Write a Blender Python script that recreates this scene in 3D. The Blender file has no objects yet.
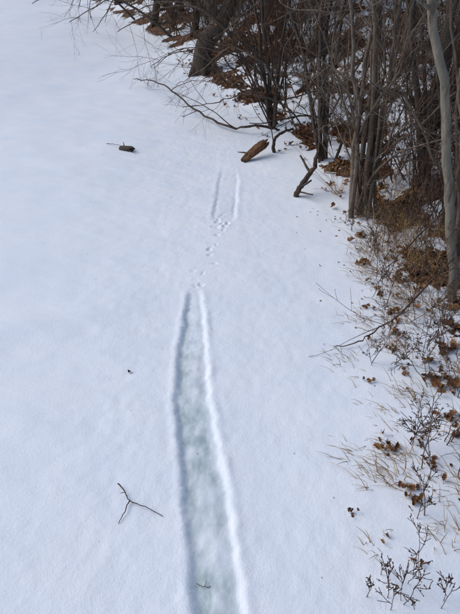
import bpy, math, random
import numpy as np
from mathutils import Vector, Matrix
random.seed(7); R=np.random.RandomState(11)
sc=bpy.context.scene

# ------------------------------------------------ noise
def _h(ix,iy,s):
    n=(ix.astype(np.int64)*374761393+iy.astype(np.int64)*668265263+s*974711)&0xffffffff
    n=((n^(n>>13))*1274126177)&0xffffffff
    return ((n^(n>>16))&0xffff)/65535.0
def vnoise(x,y,s=0):
    x=np.asarray(x,float); y=np.asarray(y,float)
    ix=np.floor(x); iy=np.floor(y); fx=x-ix; fy=y-iy
    fx=fx*fx*(3-2*fx); fy=fy*fy*(3-2*fy)
    a=_h(ix,iy,s); b=_h(ix+1,iy,s); c=_h(ix,iy+1,s); d=_h(ix+1,iy+1,s)
    return (a*(1-fx)+b*fx)*(1-fy)+(c*(1-fx)+d*fx)*fy
def fbm(x,y,s=0,o=4):
    t=0;a=.5;n=0
    for i in range(o):
        t=t+a*vnoise(x*2**i+7.3*i,y*2**i+3.1*i,s+i); n+=a; a*=.5
    return t/n
def sstep(a,b,x):
    t=np.clip((x-a)/(b-a),0,1); return t*t*(3-2*t)
def splus(x,k):
    t=x/k; return k*np.where(t>30,t,np.log1p(np.exp(np.minimum(t,30))))

# ------------------------------------------------ terrain
EY=[-8,0,1,2,3,3.5,4,4.6,5.4,7,8.6,10.4,14.8,20,24,30,60,130]
EX=[1.9,1.4,1.15,1.15,1.15,1.12,1.12,1.1,.9,.42,-.15,-.8,-2.2,-4.6,-7.4,-14,-55,-140]
def ex(y): return np.interp(y,EY,EX)
PY=[-1.5,0.3,.96,1.14,1.40,1.99,2.42,2.80,3.08,5.6]
PC=[.42,.075,-.030,-.055,-.098,-.178,-.210,-.228,-.234,-.232]
PW=[.086,.084,.083,.085,.084,.087,.078,.060,.036,.03]
PR=np.random.RandomState(3)
PRINTS=[]
for (px,py,n_) in [(-.235,3.13,2),(-.205,3.26,1),(-.24,3.36,1),(-.14,3.44,2),(-.165,3.53,1),(-.125,3.68,2),(-.10,3.80,1),(-.12,3.90,1),(-.13,4.04,2),(-.05,4.03,2),(-.03,4.14,2),(-.10,4.20,2),(-.06,4.30,2),(-.09,4.10,2)]:
    for k in range(n_):
        PRINTS.append((px+PR.normal(0,.017),py+PR.normal(0,.030),PR.uniform(.011,.024),PR.uniform(.018,.034),PR.uniform(.35,1)))
def track(x,y):
    c=np.interp(y,PY,PC)+.005*np.sin(y*5.3); w=np.interp(y,PY,PW)
    w=w*(1+.12*(vnoise(y*5,y*0+1,5)-.5))
    wob=.018*(fbm(x*12,y*16,31,3)-.5)+.010*(fbm(x*60,y*60,33,2)-.5)
    d=(x-c+wob); a=np.abs(d)
    end=sstep(3.16,2.92,y)
    inside=sstep(w+.012,w-.018,a)*end
    dz=-.0125*inside
    dz+=inside*.004*np.exp(-((d-.02)/.04)**2)
    dz-=inside*.003*np.exp(-((d+w*.7)/.025)**2)
    dz+=inside*.007*(fbm(x*20,y*14,9,3)-.5)+inside*.0025*(fbm(x*80,y*60,19,2)-.5)
    rim=np.exp(-((a-w-.022)/.018)**2)*sstep(3.2,2.9,y)
    dz+=rim*(-.001+.0075*fbm(x*13,y*9,12,3)+.0012*(d>0))
    st=fbm(x*34,y*5.0,44,3); pt=fbm(x*16,y*14,47,4)
    ice_shade=inside*sstep(w+.008,w-.022,a)*np.clip(.30+2.0*(.4*st+.6*pt-.34),0,1)
    ice_shade=ice_shade*np.where(d<-.35*w, 1.0, sstep(3.0,1.6,y)*.45+.5)  # full grey on the left: that wall's shade painted over the icy tint
    ice_shade=ice_shade*np.where(d>.55*w,.65,1)  # right edge kept paler, painted as the side facing the light
    c2=np.interp(y,[4.1,4.7,5.5],[-.065,-.035,-.005]); w2=np.interp(y,[4.1,4.3,5.1,5.5],[.060,.084,.086,.07])
    a2=np.abs(x-c2+wob*1.4); e2=sstep(4.15,4.35,y)*sstep(5.6,5.0,y)
    brk=.2+1.0*vnoise(x*3,y*4,71)
    in2=sstep(w2+.02,w2-.02,a2)*e2
    dz-=.004*in2*(.5+fbm(x*8,y*5,61,2))
    g=np.exp(-((a2-w2)/.017)**2)*e2*brk
    dz-=.0062*g
    dz+=.0022*np.exp(-((a2-w2-.035)/.020)**2)*e2
    ice_shade=ice_shade+.12*in2*sstep(4.75,4.2,y)+.12*g
    for (px,py,rx,ry,s) in PRINTS:
        q=((x-px+wob*2)/rx)**2+((y-py+wob*2)/ry)**2
        dz=dz-.0095*s*np.exp(-q)+.0022*s*np.exp(-((np.sqrt(q)-1.6)/.5)**2)
        ice_shade=ice_shade+.2*s*np.exp(-q*1.2)
    return dz,np.clip(ice_shade,0,1)
def H(x,y):
    x=np.asarray(x,float); y=np.asarray(y,float)
    h=.14*splus(y-3.0,.8)
    s=x-ex(y)
    bank=.10+.20*sstep(3,8,y)
    h=h+bank*splus(s-.25,.35)
    F=sstep(-.05,.8,s)
    h=h+F*.18*(fbm(x*1.3,y*1.3,2,3)-.5)+F*.09*(fbm(x*5,y*5,3,3)-.5)+F*.03*(fbm(x*18,y*18,6,2)-.5)
    far=sstep(1,5,np.hypot(x,y-1))
    h=h+(.10*far)*(fbm(x*.45+4,y*.35,20,2)-.5)*(1-F)+.016*(fbm(x*1.6,y*1.1,21,2)-.5)+.006*(fbm(x*6,y*4,22,3)-.5)+.0030*(fbm(x*26,y*18,26,2)-.5)
    u=x*.5+y*.87; v=x*.87-y*.5
    h=h+.010*(fbm(u*7,v*1.8,81,3)-.5)*(.4+.8*sstep(.2,-1.2,x))
    dd=(y-2.72-.25*(x+1))
    h=h+.020*np.exp(-(dd/.18)**2)*sstep(-.5,-1.3,x)
    h=h+.22*sstep(-1.5,-9,x)*sstep(2,12,y)
    return h
def litter(x,y):
    s=x-ex(y)
    n=fbm(x*2.1,y*2.1,50,4); n2=fbm(x*6,y*6,55,3)
    F=sstep(-.12,.30,s)
    m=sstep(.535,.455,n+.42*(n2-.5)+(1-F)*.20)
    return m*F*(.6+.4*sstep(2.6,3.6,y))

def axis(lo,hi,step,gl,gr,L,Rr):
    a=list(np.arange(lo,hi,step)); s=step; v=a[-1]
    while v<Rr: s*=gr; v+=s; a.append(v)
    s=step; v=lo; b=[]
    while v>L: s*=gl; v-=s; b.append(v)
    return np.array(b[::-1]+a)
xs=axis(-.56,.36,.009,1.045,1.035,-140,90)
ys=axis(.72,5.7,.012,1.06,1.022,-8,160)
X,Y=np.meshgrid(xs,ys); nx,ny=len(xs),len(ys)
dz,ice_shade=track(X,Y)
Z=H(X,Y)+dz
LM=litter(X,Y)
V=np.stack([X,Y,Z],-1).reshape(-1,3)
ii=(np.arange(ny-1)[:,None]*nx+np.arange(nx-1)[None,:]).ravel()
Fq=np.stack([ii,ii+1,ii+1+nx,ii+nx],-1)
fc=V[Fq].mean(1)
cc=np.interp(fc[:,1],PY+[5.7],PC+[-.2]); cc=np.where(fc[:,1]>3.1,-.1,cc)
sel=(np.abs(fc[:,0]-cc)<.22)&(fc[:,1]>-1)&(fc[:,1]<5.62)
gy,gx=np.gradient(Z,ys,xs)
N=np.stack([-gx,-gy,np.ones_like(Z)],-1).reshape(-1,3); N/=np.linalg.norm(N,axis=1)[:,None]
def sheet(name,faces,mat):
    used,inv=np.unique(faces.ravel(),return_inverse=True)
    f=inv.reshape(-1,4); v=V[used]
    me=bpy.data.meshes.new(name); me.vertices.add(len(v)); me.vertices.foreach_set('co',v.ravel())
    me.loops.add(f.size); me.loops.foreach_set('vertex_index',f.ravel().astype(np.int32))
    me.polygons.add(len(f)); me.polygons.foreach_set('loop_start',np.arange(0,f.size,4,dtype=np.int32))
    me.update(calc_edges=True)
    me.polygons.foreach_set('use_smooth',np.ones(len(f),bool))
    for nm,arr in (('ice_shade',ice_shade),('litter',LM)):
        a=me.attributes.new(nm,'FLOAT','POINT'); a.data.foreach_set('value',arr.ravel()[used].astype(np.float32))
    me.normals_split_custom_set_from_vertices(N[used].tolist())
    me.materials.append(mat)
    o=bpy.data.objects.new(name,me); sc.collection.objects.link(o); return o

# ------------------------------------------------ materials
def newmat(n):
    m=bpy.data.materials.new(n); m.use_nodes=True; nt=m.node_tree; nt.nodes.clear()
    out=nt.nodes.new('ShaderNodeOutputMaterial'); b=nt.nodes.new('ShaderNodeBsdfPrincipled')
    nt.links.new(b.outputs[0],out.inputs[0]); return m,nt,b
def nd(nt,t,**k):
    n=nt.nodes.new(t)
    for a,v in k.items(): setattr(n,a,v)
    return n
def ramp(nt,src,stops):
    r=nt.nodes.new('ShaderNodeValToRGB'); e=r.color_ramp.elements
    while len(e)<len(stops): e.new(.5)
    for q,(p,c) in zip(e,stops): q.position=p; q.color=(*c,1)
    nt.links.new(src,r.inputs[0]); return r.outputs[0]
def mix(nt,f,a,b):
    m=nd(nt,'ShaderNodeMix',data_type='RGBA')
    for s,v in ((0,f),(6,a),(7,b)):
        if hasattr(v,'links'): nt.links.new(v,m.inputs[s])
        else: m.inputs[s].default_value=v if s==0 else (*v,1)
    return m.outputs[2]
def ground_mat():
    m,nt,b=newmat('snow_and_leaf_litter'); L=nt.links
    geo=nd(nt,'ShaderNodeNewGeometry')
    P=geo.outputs['Position']
    def noise(sc_,det=4,rough=.5,vec=P):
        n=nd(nt,'ShaderNodeTexNoise'); n.inputs['Scale'].default_value=sc_; n.inputs['Detail'].default_value=det; n.inputs['Roughness'].default_value=rough
        L.new(vec,n.inputs['Vector']); return n.outputs[0]
    at=nd(nt,'ShaderNodeAttribute',attribute_name='ice_shade'); al=nd(nt,'ShaderNodeAttribute',attribute_name='litter')
    snow=ramp(nt,noise(3.0,2,.6),[(.35,(.82,.875,.940)),(.65,(.87,.905,.945))])
    mp=nd(nt,'ShaderNodeMapping'); mp.inputs['Scale'].default_value=(1,.45,1); L.new(P,mp.inputs[0])
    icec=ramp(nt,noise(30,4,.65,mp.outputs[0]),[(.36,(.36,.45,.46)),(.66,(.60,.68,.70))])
    col=mix(nt,at.outputs['Fac'],snow,icec)  # grey of packed icy snow, plus painted shade along the left wall
    a=nd(nt,'ShaderNodeMath',operation='ADD'); L.new(al.outputs['Fac'],a.inputs[0])
    n2=nd(nt,'ShaderNodeMath',operation='MULTIPLY_ADD'); L.new(noise(14,4,.7),n2.inputs[0]); n2.inputs[1].default_value=1.7; n2.inputs[2].default_value=-.85
    L.new(n2.outputs[0],a.inputs[1])
    lm=ramp(nt,a.outputs[0],[(.50,(0,0,0)),(.60,(1,1,1))])
    vor=nd(nt,'ShaderNodeTexVoronoi'); vor.inputs['Scale'].default_value=17; L.new(P,vor.inputs['Vector'])
    sep=nd(nt,'ShaderNodeSeparateColor'); L.new(vor.outputs['Color'],sep.inputs[0])
    lc=ramp(nt,sep.outputs[0],[(0,(.045,.025,.016)),(.4,(.13,.060,.030)),(.75,(.24,.115,.052)),(1,(.36,.21,.12))])
    lc2=mix(nt,ramp(nt,noise(30,2,.7),[(.4,(0,0,0)),(.62,(1,1,1))]),lc,(.05,.03,.02))
    gate=nd(nt,'ShaderNodeMath',operation='GREATER_THAN'); L.new(al.outputs['Fac'],gate.inputs[0]); gate.inputs[1].default_value=.03
    mm=nd(nt,'ShaderNodeMath',operation='MULTIPLY'); L.new(lm,mm.inputs[0]); L.new(gate.outputs[0],mm.inputs[1])
    col=mix(nt,mm.outputs[0],col,lc2)
    L.new(col,b.inputs['Base Color'])
    b.inputs['Roughness'].default_value=.8
    b.inputs['Specular IOR Level'].default_value=.2
    bs=nd(nt,'ShaderNodeMapRange'); bs.inputs[3].default_value=.45; bs.inputs[4].default_value=.15; L.new(at.outputs['Fac'],bs.inputs[0])
    bm=nd(nt,'ShaderNodeBump'); bm.inputs['Distance'].default_value=.007; L.new(bs.outputs[0],bm.inputs['Strength']); L.new(noise(60,4,.8),bm.inputs['Height'])
    L.new(bm.outputs[0],b.inputs['Normal'])
    return m
def bark(name,c1,c2,c3=None,scale=18):
    m,nt,b=newmat(name); L=nt.links
    tc=nd(nt,'ShaderNodeTexCoord'); mp=nd(nt,'ShaderNodeMapping'); mp.inputs['Scale'].default_value=(1,1,.22); L.new(tc.outputs['Object'],mp.inputs[0])
    n=nd(nt,'ShaderNodeTexNoise'); n.inputs['Scale'].default_value=scale*2.2; n.inputs['Detail'].default_value=4; n.inputs['Roughness'].default_value=.65; L.new(mp.outputs[0],n.inputs['Vector'])
    col=ramp(nt,n.outputs[0],[(.34,c1),(.62,c2)])
    if c3:
        n3=nd(nt,'ShaderNodeTexNoise'); n3.inputs['Scale'].default_value=scale*.4; n3.inputs['Detail'].default_value=4; L.new(tc.outputs['Object'],n3.inputs['Vector'])
        f=ramp(nt,n3.outputs[0],[(.50,(0,0,0)),(.6,(1,1,1))]); col=mix(nt,f,col,c3)
    L.new(col,b.inputs['Base Color']); b.inputs['Roughness'].default_value=.9; b.inputs['Specular IOR Level'].default_value=.2
    bm=nd(nt,'ShaderNodeBump'); bm.inputs['Strength'].default_value=.9; bm.inputs['Distance'].default_value=.015; L.new(n.outputs[0],bm.inputs['Height']); L.new(bm.outputs[0],b.inputs['Normal'])
    return m
def flat(name,c):
    m,nt,b=newmat(name); tc=nd(nt,'ShaderNodeTexCoord'); n=nd(nt,'ShaderNodeTexNoise'); n.inputs['Scale'].default_value=9; n.inputs['Detail'].default_value=1
    nt.links.new(tc.outputs['Object'],n.inputs['Vector'])
    nt.links.new(ramp(nt,n.outputs[0],[(.35,tuple(q*.6 for q in c)),(.65,tuple(q*1.35 for q in c))]),b.inputs['Base Color']); b.inputs['Roughness'].default_value=.9; b.inputs['Specular IOR Level'].default_value=.0
    return m
def colattr(name,rough=.8):
    m,nt,b=newmat(name); a=nd(nt,'ShaderNodeAttribute',attribute_name='Col')
    nt.links.new(a.outputs['Color'],b.inputs['Base Color'])
    b.inputs['Roughness'].default_value=rough; b.inputs['Specular IOR Level'].default_value=.2
    return m
M_ground=ground_mat()
M_dark=bark('dark_bark',(.030,.022,.018),(.115,.082,.062),(.085,.072,.060))
M_shrub=bark('shrub_bark',(.055,.040,.031),(.195,.145,.108),(.155,.128,.10))
M_th1=flat('thicket_bark',(.072,.050,.038)); M_th2=flat('thicket_bark_pale',(.145,.108,.080)); M_th3=flat('thicket_bark_red',(.12,.060,.036))
M_grey=bark('grey_bark',(.08,.066,.052),(.25,.215,.17),(.19,.175,.14))
M_twig=bark('twig_bark',(.045,.028,.021),(.13,.082,.060))
M_red=bark('stalk_bark',(.05,.028,.022),(.13,.07,.05))
M_rot=bark('broken_log_wood',(.07,.036,.02),(.26,.135,.065),(.12,.07,.04),30)
M_leaf=colattr('dead_leaf'); M_straw=colattr('dry_straw')

sheet('snow_ground',Fq[~sel],M_ground)
sheet('otter_slide_track',Fq[sel],M_ground)

# ------------------------------------------------ mesh builder
class MB:
    def __init__(s): s.v=[]; s.f=[]; s.c=[]
    def tube(s,pts,rad,n=5,tip=True):
        k=len(pts); base=len(s.v)
        t=(pts[1]-pts[0]).normalized(); u=t.orthogonal().normalized()
        for i,p in enumerate(pts):
            if i<k-1: t=(pts[i+1]-p)
            if t.length<1e-7: t=Vector((0,0,1))
            t.normalize(); u=(u-t*u.dot(t)); 
            u=u.normalized() if u.length>1e-6 else t.orthogonal().normalized()
            w=t.cross(u); r=rad[i]
            for j in range(n):
                a=2*math.pi*j/n; q=p+(u*math.cos(a)+w*math.sin(a))*r; s.v.append((q.x,q.y,q.z))
        for i in range(k-1):
            for j in range(n):
                a=base+i*n+j; b=base+i*n+(j+1)%n; s.f.append((a,b,b+n,a+n))
        if tip: s.f.append(tuple(base+(k-1)*n+j for j in range(n)))
    def mesh(s,name,mat,smooth=True):
        me=bpy.data.meshes.new(name); me.from_pydata(s.v,[],s.f); me.materials.append(mat)
        if smooth: me.polygons.foreach_set('use_smooth',[True]*len(me.polygons))
        if s.c:
            a=me.color_attributes.new('Col','FLOAT_COLOR','POINT'); a.data.foreach_set('color',np.array(s.c,np.float32).ravel())
        return me
    def obj(s,name,mat,parent=None,loc=(0,0,0),smooth=True):
        o=bpy.data.objects.new(name,s.mesh(name,mat,smooth)); o.location=loc; sc.collection.objects.link(o); o.parent=parent; return o
def hz(x,y): return float(H(x,y)+track(np.array(x),np.array(y))[0])
G=random.gauss; U=random.uniform
def perp(d,ang,az):
    u=d.orthogonal().normalized(); w=d.cross(u)
    return (d*math.cos(ang)+(u*math.cos(az)+w*math.sin(az))*math.sin(ang)).normalized()
def grow(mb,p,d,L,r,depth,wander=.12,trop=.03,kids=(4,7),seg=.1,ang=(.45,1.1),tmin=.15,rend=.3,path=None,sides=None):
    if path is None:
        n=max(3,min(14,int(L/seg))); pts=[p.copy()]; dd=d.copy()
        for i in range(n):
            dd=(dd+Vector((G(0,wander),G(0,wander),G(0,wander)+trop))).normalized(); pts.append(pts[-1]+dd*(L/n))
    else:
        pts=path; n=len(pts)-1; L=sum((pts[i+1]-pts[i]).length for i in range(n))
    rad=[max(.0012,r*(1-(1-rend)*i/n)*(1+U(-.06,.06))) for i in range(n+1)]
    s=sides or (9 if r>.06 else 7 if r>.02 else 4 if r>.006 else 3)
    mb.tube(pts,rad,s)
    if depth<=0: return
    for k in range(random.randint(*kids)):
        t=U(tmin,.97); i=min(n-1,int(t*n)); fpos=t*n-i
        q=pts[i].lerp(pts[i+1],fpos); dr=(pts[i+1]-pts[i]).normalized()
        nd_=perp(dr,U(*ang),U(0,6.283))
        grow(mb,q,nd_,L*U(.28,.6)*(1-.35*t),rad[i]*U(.4,.65),depth-1,wander*1.15,trop,kids,seg,ang,.12,rend)
def smoothpath(P,n=6,jit=0.0):
    P=[Vector(p) for p in P]; out=[]
    for i in range(len(P)-1):
        a=P[max(0,i-1)];b=P[i];c=P[i+1];d=P[min(len(P)-1,i+2)]
        for j in range(n):
            t=j/n; q=.5*((2*b)+(c-a)*t+(2*a-5*b+4*c-d)*t*t+(3*b-a-3*c+d)*t**3)
            if jit and (i or j): q+=Vector((G(0,jit),G(0,jit),G(0,jit)))
            out.append(q)
    out.append(P[-1]); return out
def flare(mb,p,r,n=5):
    for k in range(n):
        a=k*6.283/n+U(-.3,.3); d=Vector((math.cos(a),math.sin(a),0))
        mb.tube([p+Vector((0,0,r*1.3)),p+d*r*.6+Vector((0,0,r*.5)),p+d*r*1.15+Vector((0,0,.0)),p+d*r*1.6+Vector((0,0,-.12))],[r*.45,r*.42,r*.25,r*.1],6)

def tree(name,base,path,r,mat,depth=2,kids=(6,9),tmin=.3,rend=.45,root=True,jit=.01,seed=None):
    if seed is not None: random.seed(seed)
    z=hz(*base); mb=MB(); P=[(0,0,-.08)]+[(px-base[0],py-base[1],pz-z) for px,py,pz in path]
    pts=smoothpath(P,5,jit)
    grow(mb,None,None,0,r,depth,path=pts,kids=kids,tmin=tmin,rend=rend)
    if root: flare(mb,Vector((0,0,0)),r)
    return mb.obj(name,mat,loc=(base[0],base[1],z))
tree('leaning_tree',(-.53,9.97),[(-.45,9.97,1.4),(-.2,9.97,1.75),(.05,9.97,2.15),(.35,10,2.9),(.6,10.1,4),(.7,10.2,5.6)],.18,M_dark,2,(8,11),.2,.4)
tree('young_tree',(1.45,2.91),[(1.36,2.91,.4),(1.27,2.91,.76),(1.14,2.91,1.30),(.98,2.9,1.75),(.88,2.95,2.4),(.8,3.05,3.3)],.033,M_grey,3,(3,4),.55,.5,False,.006,seed=14)
tree('young_tree',(1.66,3.5),[(1.62,3.5,.5),(1.5,3.5,1.1),(1.40,3.55,1.8),(1.3,3.6,3)],.022,M_shrub,3,(4,5),.3,.4,False,.010,seed=8)
def clump(name,base,stems,mat,depth=2,kids=(4,7),wander=.022,rs=.72):
    z=hz(*base); mb=MB()
    for (tx,ty,tz,r) in stems:
        b=Vector((G(0,.05),G(0,.05),-.05)); t=Vector((tx-base[0],ty-base[1],tz-z))
        pts=[]; n=12; sag=Vector((U(-.08,.08),U(-.08,.08),0)); off=Vector((0,0,0))
        for i in range(n+1):
            s=i/n; off+=Vector((G(0,wander),G(0,wander),0)); pts.append(b+(t-b)*s+sag*4*s*(1-s)-Vector((t.x,t.y,0))*.25*s*(1-s)+off*s**.5)
        grow(mb,None,None,0,r*rs,depth,path=pts,kids=kids,tmin=.10,rend=.4,seg=.08)
    return mb.obj(name,mat,loc=(base[0],base[1],z))
random.seed(17)
clump('multi_stem_shrub',(1.13,4.28),[(.62,4.2,2.5,.030),(.80,4.3,2.7,.038),(1.0,4.25,2.8,.036),(1.12,4.5,2.8,.042),(1.35,4.3,2.7,.034),(1.55,4.2,2.4,.026),(.95,4.0,2.3,.018),(1.3,4.6,2.6,.03),(.5,4.5,2.1,.015),(1.75,4.4,2.0,.015),(.9,4.5,2.4,.014),(1.2,4.1,2.4,.014)],M_shrub,3,(4,6))
clump('multi_stem_shrub',(.98,5.6),[(.4,5.6,2.9,.030),(.7,5.6,3.1,.036),(1.0,5.7,3.1,.036),(1.3,5.8,3,.03),(1.6,5.7,2.7,.026),(.2,5.8,2.4,.018),(1.2,5.3,2.6,.022)],M_dark,3,(4,6))
clump('multi_stem_shrub',(.55,6.9),[(-.3,6.9,2.9,.026),(.1,6.9,3.2,.034),(.5,7,3.3,.038),(.9,7.1,3,.034),(1.2,6.9,2.9,.026),(-.6,7,2.5,.018)],M_dark,3,(5,7))
clump('multi_stem_shrub',(1.8,4.9),[(1.35,4.9,2.9,.05),(1.8,5,3.2,.085),(2.1,4.9,3,.04),(1.5,4.7,2.7,.03),(2.5,4.8,2.5,.03)],M_dark,3,(4,5))
clump('multi_stem_shrub',(1.75,3.9),[(1.45,3.9,2.4,.022),(1.65,3.9,2.6,.028),(1.95,4.0,2.6,.026),(1.3,4.0,2.0,.014),(2.1,3.8,2.1,.014)],M_shrub,3,(3,5))
def shrubmesh(seed,h,ns,depth=3,kids=(3,5),rr=(.006,.020),mat=None,lean=(.1,.75)):
    random.seed(seed); mb=MB()
    for k in range(ns):
        a=U(0,6.283); l=U(*lean); d=Vector((math.cos(a)*l,math.sin(a)*l,1)).normalized()
        grow(mb,Vector((G(0,.12),G(0,.12),-.08)),d,h*U(.5,1.1),U(*rr),depth,.14,.02,kids,.14,(.4,1.3),.06,.3)
    return mb.mesh('bare_shrub_mesh',mat)
SM=[shrubmesh(100+i,2.3,7,mat=(M_th1,M_th2,M_th1,M_th3,M_th2)[i]) for i in range(5)]
WM=[shrubmesh(150+i,1.3,16,2,(3,4),(.003,.008),(M_th1,M_th3,M_th2)[i],(.0,.6)) for i in range(3)]
random.seed(5)
th=bpy.data.objects.new('shrub_thicket',None); sc.collection.objects.link(th)
def inst(me,name,par,x,y,s,rz=None,tilt=.1):
    o=bpy.data.objects.new(name,me); o.location=(x,y,hz(x,y)-.02); o.scale=(s,s,s*U(.9,1.1)); o.rotation_euler=(U(-tilt,tilt),U(-tilt,tilt),U(0,6.28) if rz is None else rz); o.parent=par; sc.collection.objects.link(o)
n=0
while n<66:
    y=4.6+ (U(0,1)**1.3)*13; x=float(ex(y))+U(.12,1)**1.2*(1.2+.42*y)
    if y<5.2 and x<1.9: continue
    inst(random.choice(SM),'bare_shrub',th,x,y,U(.55,1.1)); n+=1
for i in range(62):
    y=4.0+ (U(0,1)**1.1)*9; x=float(ex(y))+U(.12,1)**1.2*(1.0+.4*y)
    if y<4.6 and x<1.5: x+=.5
    inst(random.choice(WM),'bare_shrub',th,x,y,U(.5,1.2))
def treemesh(seed,mat):
    random.seed(seed); mb=MB(); h=9
    pts=smoothpath([(0,0,-.2),(U(-.1,.1),U(-.1,.1),1.5),(U(-.35,.35),U(-.3,.3),3.5),(U(-.6,.6),U(-.5,.5),6),(U(-.9,.9),U(-.5,.5),h)],4,.02)
    grow(mb,None,None,0,U(.08,.14),2,path=pts,kids=(10,13),tmin=.10,rend=.3,ang=(.6,1.3)); flare(mb,Vector((0,0,0)),.09)
    return mb.mesh('bare_tree_mesh',mat)
TM=[treemesh(200+i,(M_th1,M_dark,M_th1,M_dark,M_th2)[i]) for i in range(5)]
random.seed(9)
for (x,y,s) in [(-2.0,15.3,1.0),(-3.6,19.3,1.3),(-1.4,14.2,.7),(1.3,9.2,.7),(2.5,8.1,.9),(.9,11.0,.8),(3.1,6.6,.9),(2.5,6.4,.5)]:
    inst(random.choice(TM),'bare_tree',None,x,y,s,tilt=.14)
dt=bpy.data.objects.new('distant_trees',None); sc.collection.objects.link(dt)
for i in range(55):
    y=U(11,36); x=float(ex(y))+.8+U(0,1)**1.1*(6+.45*y)
    inst(random.choice(TM),'distant_tree',dt,x,y,U(.6,1.4),tilt=.15)
for i in range(34):
    y=U(14,28); x=float(ex(y))+U(.2,10); inst(random.choice(SM),'distant_bush',dt,x,y,U(.7,1.4))

def branch(name,P,r,mat,depth=1,kids=(4,7),jit=.008,rend=.3,tmin=.15):
    o=Vector(P[0]); pts=smoothpath([Vector(q)-o for q in P],6,jit); mb=MB()
    grow(mb,None,None,0,r,depth,path=pts,kids=kids,tmin=tmin,rend=rend,wander=.1,trop=0)
    return mb.obj(name,mat,loc=o)
def g(x,y,dz): return (x,y,hz(x,y)+dz)
random.seed(21)
A='arching_dead_branch'
branch(A,[g(.62,6.7,.0),g(.35,6.6,.10),g(.0,6.75,.05),g(-.5,7.5,.10),g(-1.0,8.4,.22),g(-1.6,9.3,.10)],.019,M_dark,2,(4,6),rend=.4)
branch(A,[g(.9,6.1,.1),g(.6,6.1,.45),g(.2,6.2,.55),g(-.2,6.5,.40),g(-.6,6.9,.25)],.013,M_dark,2,(5,7))
branch(A,[g(.4,8.0,.1),g(-.0,8.0,.9),g(-.6,8.3,1.25),g(-1.2,8.8,1.1),g(-1.8,9.3,.8)],.018,M_dark,2,(7,9))
branch(A,[g(-.2,9.4,.1),g(-.7,9.5,.9),g(-1.3,9.8,1.3),g(-2.2,10.3,1.1),g(-3.0,10.9,.7)],.018,M_dark,2,(7,9))
branch(A,[g(.5,6.8,.1),g(.1,6.9,.9),g(-.3,7.1,1.3),g(-.9,7.6,1.35),g(-1.5,8.2,1.1)],.015,M_dark,2,(7,9))
branch(A,[g(.8,6.2,.1),g(.4,6.3,.8),g(.0,6.4,1.0),g(-.3,6.7,.75),g(-.7,7.2,.45)],.012,M_shrub,2,(7,9))
branch(A,[g(.6,6.9,.1),g(.2,7.0,.5),g(-.2,7.2,.85),g(-.7,7.6,.8),g(-1.1,8.1,.5)],.012,M_dark,2,(7,9))
branch(A,[g(.3,7.6,.1),g(-.1,7.7,.5),g(-.5,8.0,.7),g(-.9,8.6,.6),g(-1.3,9.2,.3)],.014,M_dark,2,(7,9))
branch(A,[g(-1.3,13,.1),g(-2.2,13,.8),g(-3.2,13.5,1.0),g(-4.2,14.5,.7)],.03,M_dark,2,(7,9))
branch(A,[g(-2.6,16,.1),g(-3.6,16.2,.9),g(-4.6,17,.8),g(-6,18,.2)],.03,M_dark,2,(7,9))
branch('broken_snag',[g(.62,4.72,-.03),g(.66,4.74,.10),g(.78,4.80,.24),g(.82,4.85,.36)],.030,M_dark,1,(2,3),.006,.6)
branch('broken_snag',[g(.50,5.9,-.03),g(.49,5.95,.10),g(.56,6.0,.17),g(.72,6.1,.19)],.022,M_dark,1,(1,3),.006,.6)
mb=MB(); b0=Vector(g(-.44,1.45,0)); 
def on(x,y,dz=.006): return Vector(g(x,y,dz))-b0
mb.tube(smoothpath([on(-.445,1.462,.016),on(-.41,1.42,.014),on(-.385,1.38,.010),on(-.32,1.35,.014),on(-.25,1.315,.004)],4,.0012),[.0028-.00010*i for i in range(17)],6)
mb.tube(smoothpath([on(-.385,1.38,.010),on(-.395,1.33,.012),on(-.41,1.285,.003)],4,.001),[.0024-.00015*i for i in range(9)],6)
mb.tube(smoothpath([on(-.41,1.42,.014),on(-.425,1.41,.02)],3),[.0018,.0016,.0013,.001],5)
mb.obj('fallen_twig',M_twig,loc=b0)
branch('fallen_twig',[g(-.11,1.06,.006),g(-.09,1.045,.01),g(-.065,1.05,.004)],.0014,M_twig,1,(1,2),.002)
branch('dead_branch',[g(.58,2.42,.01),g(.72,2.44,.025),g(.86,2.55,.05),g(.98,2.62,.09),g(1.2,2.78,.22),g(1.45,2.95,.36)][::-1],.008,M_twig,2,(3,4),.004,.3)
branch('dead_branch',[g(.92,2.95,.02),g(1.0,3.0,.18),g(1.15,3.1,.30),g(1.4,3.2,.5)][::-1],.006,M_twig,2,(2,3),.006,.3)
for i in range(18):
    y=U(1.1,4.2); x=float(ex(y))+U(-.2,.5); a=U(0,3.14); l=U(.08,.25)
    branch('fallen_twig',[g(x,y,.006),g(x+math.cos(a)*l*.5,y+math.sin(a)*l*.5,U(.01,.03)),g(x+math.cos(a+.3)*l,y+math.sin(a+.3)*l,.008)],U(.0015,.003),M_twig,1,(1,3),.003)

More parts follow.
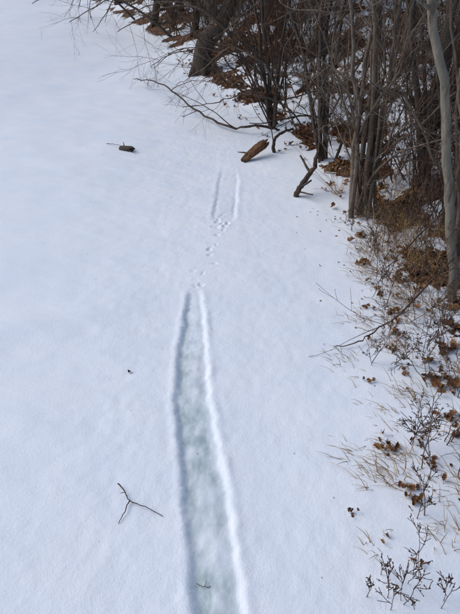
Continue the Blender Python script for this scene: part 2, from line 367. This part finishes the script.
def log(name,a,b,r,mat,n=14,seg=10):
    a=Vector(a);b=Vector(b);d=(b-a);L=d.length;t=d.normalized();u=t.orthogonal().normalized();w=t.cross(u);mb=MB()
    for i in range(seg+1):
        s=i/seg
        for j in range(n):
            an=2*math.pi*j/n; rr=r*(.75+.35*s)*(1+.18*math.sin(3*an+s*3)+U(-.09,.09))
            ext=0
            if i==0: ext=-U(0,.35)*r*2; rr*=.7
            if i==seg: ext=U(-.3,.8)*r*1.4; rr*=.85
            q=t*(L*s+ext)+u*math.cos(an)*rr+w*math.sin(an)*rr*.8; mb.v.append(tuple(q))
    for i in range(seg):
        for j in range(n):
            p=i*n+j;q=i*n+(j+1)%n; mb.f.append((p,q,q+n,p+n))
    c=len(mb.v); mb.v.append(tuple(t*(L-r*.5))); mb.v.append(tuple(t*(r*.4)))
    for j in range(n): mb.f.append((seg*n+j,seg*n+(j+1)%n,c)); mb.f.append(((j+1)%n,j,c+1))
    mb.tube([t*L*.3,t*L*.25+u*r*1.2,t*L*.1+u*r*2.4],[r*.3,r*.2,r*.08],5)
    return mb.obj(name,mat,loc=a,smooth=False)
log('broken_log',g(.15,5.66,.015),g(.38,5.86,.13),.050,M_rot)
log('bark_chunk',g(-1.26,6.02,.015),g(-1.12,5.97,.025),.035,M_dark)
branch('fallen_twig',[g(-1.45,6.2,.01),g(-1.25,6.05,.03),g(-1.05,5.85,.006)],.004,M_dark,1,(2,3),.004)

# ------------------------------------------------ leaves
PAL=[(.20,.09,.04),(.28,.14,.06),(.12,.058,.032),(.34,.19,.10),(.07,.04,.026),(.24,.105,.042)]
WL=[.03,.16,.30,.17,.40,.24,.44,.20,.28,.03]
def leaf(mb,p,size,normal,az,curl,col,lod=1):
    n=normal.normalized(); u=n.orthogonal().normalized(); u=(Matrix.Rotation(az,3,n)@u); w=n.cross(u)
    if lod: Wd=WL; ks=(-1,-.5,0,.5,1)
    else: Wd=(.04,.34,.22,.42,.26,.03); ks=(-1,0,1)
    rows=len(Wd); nk=len(ks); base=len(mb.v); c2=U(-.7,1.3); tw=U(-1.2,1.2); ph=U(0,6)
    for i in range(rows):
        s=i/(rows-1)
        for x in ks:
            xx=x*Wd[i]*size*U(.8,1.1); yy=(s-.5)*size*(1+(.0 if abs(x)<.9 else .10*math.sin(i*2.5))); 
            q0=xx/size
            zz=size*(curl*q0*q0*2.2+.12*abs(q0)+c2*(s-.5)**2+tw*q0*(s-.5)+.05*math.sin(ph+q0*9+s*7))
            q=p+w*xx*(1-.25*abs(curl)*abs(q0))+u*yy*(1-.2*abs(c2))+n*zz; mb.v.append(tuple(q)); f=(.65 if x==0 else 1)*U(.85,1.15); mb.c.append((col[0]*f,col[1]*f,col[2]*f,1))
    for i in range(rows-1):
        for k in range(nk-1):
            a=base+i*nk+k; mb.f.append((a,a+1,a+1+nk,a+nk))
random.seed(33)
mb=MB(); cx=[];cy=[]
while len(cx)<12000:
    y=1.0+R.rand(4000)**1.5*11; x=ex(y)+(-.35+R.rand(4000)*(1.2+.6*y)); 
    m=litter(x,y); pr=np.where(m>.25,m*1.0,.05*(x-ex(y)>-.2)); k=R.rand(4000)<pr*.5
    cx+=list(x[k]); cy+=list(y[k])
cx=np.array(cx[:12000]);cy=np.array(cy[:12000]);cz=H(cx,cy)
for x,y,z in zip(cx,cy,cz):
    leaf(mb,Vector((x,y,z+U(.004,.03))),U(.03,.075),Vector((G(0,.5),G(0,.5),1)),U(0,6.28),U(-.2,1.6),random.choice(PAL),1 if y<3.2 else 0)
mb.obj('leaf_litter',M_leaf)
for (x,y,nn,sz) in [(.67,1.66,14,.042),(1.09,2.11,22,.05),(.70,1.40,14,.036),(.46,1.31,5,.022),(.71,2.11,5,.03),(.97,2.57,10,.035),(1.34,2.62,8,.05),(1.15,3.2,14,.045),(.82,1.72,8,.03),(.62,1.12,5,.02),(.86,2.85,6,.035),(1.0,1.85,10,.035),(1.2,2.4,12,.045),(.86,1.58,12,.030),(.92,2.2,6,.03),(.55,1.22,3,.02),(1.0,3.0,8,.035),(.78,2.5,3,.025),(.98,3.45,10,.04),(1.05,3.9,12,.045),(.9,2.4,8,.03),(1.0,2.8,8,.035)]:
    mb=MB(); z=hz(x,y); sp=.008*math.sqrt(nn)
    for k in range(nn): leaf(mb,Vector((G(0,sp),G(0,sp),U(.003,.02))),sz*U(.6,1.2),Vector((G(0,.7),G(0,.7),1)),U(0,6.28),U(.0,2.0),random.choice(PAL[:3]+PAL[5:]))
    mb.obj('dead_leaf_clump',M_leaf,loc=(x,y,z))
mb=MB()
for i in range(760):
    if i<680: y=U(.95,4.5); x=float(ex(y))-abs(G(0,.30))+.30
    else: y=U(1,9); x=U(-2.2,.9) if y>3 else U(-.9,.8)
    if x>ex(y)+.5: continue
    leaf(mb,Vector((x,y,hz(x,y)+.002)),U(.004,.022) if i<680 else U(.003,.008),Vector((G(0,.3),G(0,.3),1)),U(0,6.28),.6,random.choice(PAL),0)
mb.obj('leaf_debris',M_leaf)
mb=MB(); leaf(mb,Vector((0,0,.006)),.026,Vector((.2,.1,1)),1,.8,(.06,.035,.02)); mb.obj('dead_leaf',M_leaf,loc=g(-.53,2.21,0))
# withered leaves still hanging in the shrubs
mb=MB(); random.seed(61)
for i in range(420):
    if i%3: bx,by,bz=random.choice([(1.9,4.4,.6),(1.6,5.2,1.0),(1.2,5.9,1.1),(.6,7.3,1.2),(2.2,5.6,.8),(1.5,6.6,1.4),(2.4,4.6,1.3),(.2,8.6,1.4)])
    else: y=U(4.6,10); bx,by,bz=float(ex(y))+U(.4,3),y,U(.3,1.5)
    x=bx+G(0,.22); y=by+G(0,.22); 
    leaf(mb,Vector((x,y,hz(x,y)+max(.02,bz*U(.4,1)+G(0,.1)))),U(.035,.07),Vector((G(0,1),G(0,1),G(0,.6)+.01)),U(0,6.28),U(.5,2.5),random.choice(PAL),0)
mb.obj('withered_shrub_leaves',M_leaf)

def grass(name,x,y,nb,h,spread,lean=(0,0),cols=((.50,.34,.16),(.40,.25,.10),(.55,.42,.24),(.36,.18,.07))):
    mb=MB(); z=hz(x,y)
    for k in range(nb):
        bx,by=G(0,spread),G(0,spread); zz=hz(x+bx,y+by)-z
        a=U(0,6.28); l=U(.2,1.1); d=Vector((math.cos(a)*l+lean[0],math.sin(a)*l+lean[1],1)).normalized(); L=h*U(.4,1.2)
        p=Vector((bx,by,zz-.01)); pts=[p]; 
        for i in range(6): d=(d+Vector((G(0,.10)+lean[0]*.1,G(0,.10),-.12*U(.3,1.6)))).normalized(); pts.append(pts[-1]+d*L/6)
        s0=len(mb.v); r=U(.0009,.0019); mb.tube(pts,[r,r,r,r*.9,r*.7,r*.5,r*.2],3); c=random.choice(cols); f=U(.6,1.1)
        mb.c+=[(c[0]*f,c[1]*f,c[2]*f,1)]*(len(mb.v)-s0)
    return mb.obj(name,M_straw,loc=(x,y,z))
for (x,y,nb,h,s,l) in [(.64,1.50,60,.14,.05,(-.6,.2)),(.56,1.62,30,.09,.05,(-.7,.3)),(.62,2.30,30,.09,.06,(-.7,.2)),(.95,2.45,60,.14,.06,(-.5,0)),(1.15,2.95,100,.20,.08,(-.3,0)),(1.3,3.4,130,.26,.10,(-.2,0)),
    (1.25,3.8,120,.24,.10,(-.2,0)),(.9,2.0,46,.12,.06,(-.5,.1)),(1.05,1.75,40,.13,.06,(-.4,.1)),(.50,1.18,16,.07,.04,(-.6,.1)),(1.45,3.9,120,.3,.1,(-.1,0)),(.78,1.25,30,.1,.04,(-.3,.1)),(1.2,2.2,70,.16,.07,(-.3,0)),
    (1.0,3.3,70,.15,.07,(-.4,0)),(.80,2.7,34,.10,.06,(-.6,0)),(.95,1.45,40,.12,.05,(-.5,0)),(.72,1.85,30,.08,.06,(-.7,.1)),(1.5,3.1,120,.25,.09,(-.1,0)),(1.7,3.7,100,.3,.12,(0,0)),(1.5,4.6,90,.3,.1,(-.1,0)),
    (1.05,2.75,60,.13,.07,(-.4,0)),(1.1,3.6,90,.18,.08,(-.3,0)),(1.35,2.8,80,.2,.08,(-.3,0)),(.82,1.40,26,.09,.05,(-.5,.2)),(.74,1.60,30,.11,.05,(-.6,.1)),(1.35,4.2,100,.22,.1,(-.2,0))]:
    grass('dry_grass_clump',x,y,nb,h,s,l)
grass('reed_clump',1.02,4.75,34,.6,.03,(0,0),((.42,.20,.07),(.48,.27,.10)))
def stalk(name,x,y,h,ns,mat,r=.0028,buds=False,depth=2,lean=.35,kids=(3,5)):
    mb=MB(); z=hz(x,y)
    for k in range(ns):
        a=U(0,6.28); d=Vector((math.cos(a)*U(0,lean),math.sin(a)*U(0,lean),1)).normalized()
        n0=len(mb.v); grow(mb,Vector((G(0,.02),G(0,.02),-.01)),d,h*U(.6,1.1),r*U(.7,1.1),depth,.12,.03,kids,.03,(.4,1.0),.2,.4)
        if buds:
            for q in range(40):
                c=Vector(mb.v[random.randrange(n0,len(mb.v))]); s=U(.0013,.0028)
                if c.z<h*.3: continue
                b=len(mb.v)
                for o in ((s,0,0),(-s,0,0),(0,s,0),(0,-s,0),(0,0,s*1.3),(0,0,-s*1.3)): mb.v.append(tuple(c+Vector(o)))
                for f in ((0,2,4),(2,1,4),(1,3,4),(3,0,4),(2,0,5),(1,2,5),(3,1,5),(0,3,5)): mb.f.append(tuple(b+i for i in f))
    return mb.obj(name,mat,loc=(x,y,z))
random.seed(77)
for (x,y,h,ns,bd) in [(.50,.98,.19,2,True),(.56,1.0,.24,2,True),(.60,1.06,.20,2,True),(.45,1.02,.12,1,True),(.66,.98,.18,2,True),(.52,1.08,.14,1,True)]:
    stalk('dried_spirea_stalk',x,y,h,ns,M_red,.0017,bd)
for (x,y,h,ns) in [(.80,1.52,.40,3),(.95,1.7,.45,3),(1.1,2.0,.5,3),(.76,2.25,.2,2),(.90,2.55,.35,2),(1.0,2.9,.4,3),(1.2,2.5,.6,3),(1.15,3.5,.6,4),(1.0,3.5,.3,2),(1.35,3.2,.7,4),(1.3,2.0,.6,4),(1.0,1.35,.35,3),(.85,1.15,.3,3),(1.25,3.95,.6,4),(1.0,4.0,.25,2),(1.6,4.0,.9,5),(1.7,3.2,.9,5),
   (.9,2.25,.3,2),(1.05,2.3,.4,3),(.80,1.7,.22,2),(1.05,3.2,.5,3),(1.1,2.7,.45,3),(.72,1.3,.2,2),(1.5,2.7,.7,4),(1.45,3.6,.8,4),(1.1,3.75,.5,3),(1.0,2.1,.4,3),(.95,1.5,.35,3),(1.2,3.0,.6,4),(1.3,3.4,.8,4)]:
    stalk('bare_sapling',x,y,h,ns,M_twig,.0028,False,3,.6)

# ------------------------------------------------ light, sky, camera
el=math.radians(42); rot=math.radians(-80)
w=bpy.data.worlds.new('World'); sc.world=w; w.use_nodes=True; nt=w.node_tree
sky=nt.nodes.new('ShaderNodeTexSky'); sky.sky_type='NISHITA'; sky.sun_disc=False; sky.sun_elevation=el; sky.sun_rotation=rot; sky.air_density=.9; sky.dust_density=2.0; sky.ozone_density=1
bg=nt.nodes['Background']; bg.inputs[1].default_value=.15; nt.links.new(sky.outputs[0],bg.inputs[0])
sd=bpy.data.lights.new('sun','SUN'); sd.energy=1.22; sd.angle=math.radians(50); sd.color=(.98,.98,.97)
so=bpy.data.objects.new('sun',sd); S=Vector((math.sin(rot)*math.cos(el),math.cos(rot)*math.cos(el),math.sin(el))); so.rotation_euler=S.to_track_quat('Z','Y').to_euler(); so.location=(-5,0,8); sc.collection.objects.link(so)
cd=bpy.data.cameras.new('camera'); cam=bpy.data.objects.new('camera',cd); sc.collection.objects.link(cam); sc.camera=cam
cam.location=(0,0,1.6); cam.rotation_euler=(math.radians(62),0,0)
cd.sensor_fit='VERTICAL'; cd.sensor_height=24; cd.lens=24*511/614; cd.clip_end=500; cd.clip_start=.05
sc.view_settings.view_transform='Standard'; sc.view_settings.look='None'; sc.view_settings.exposure=0
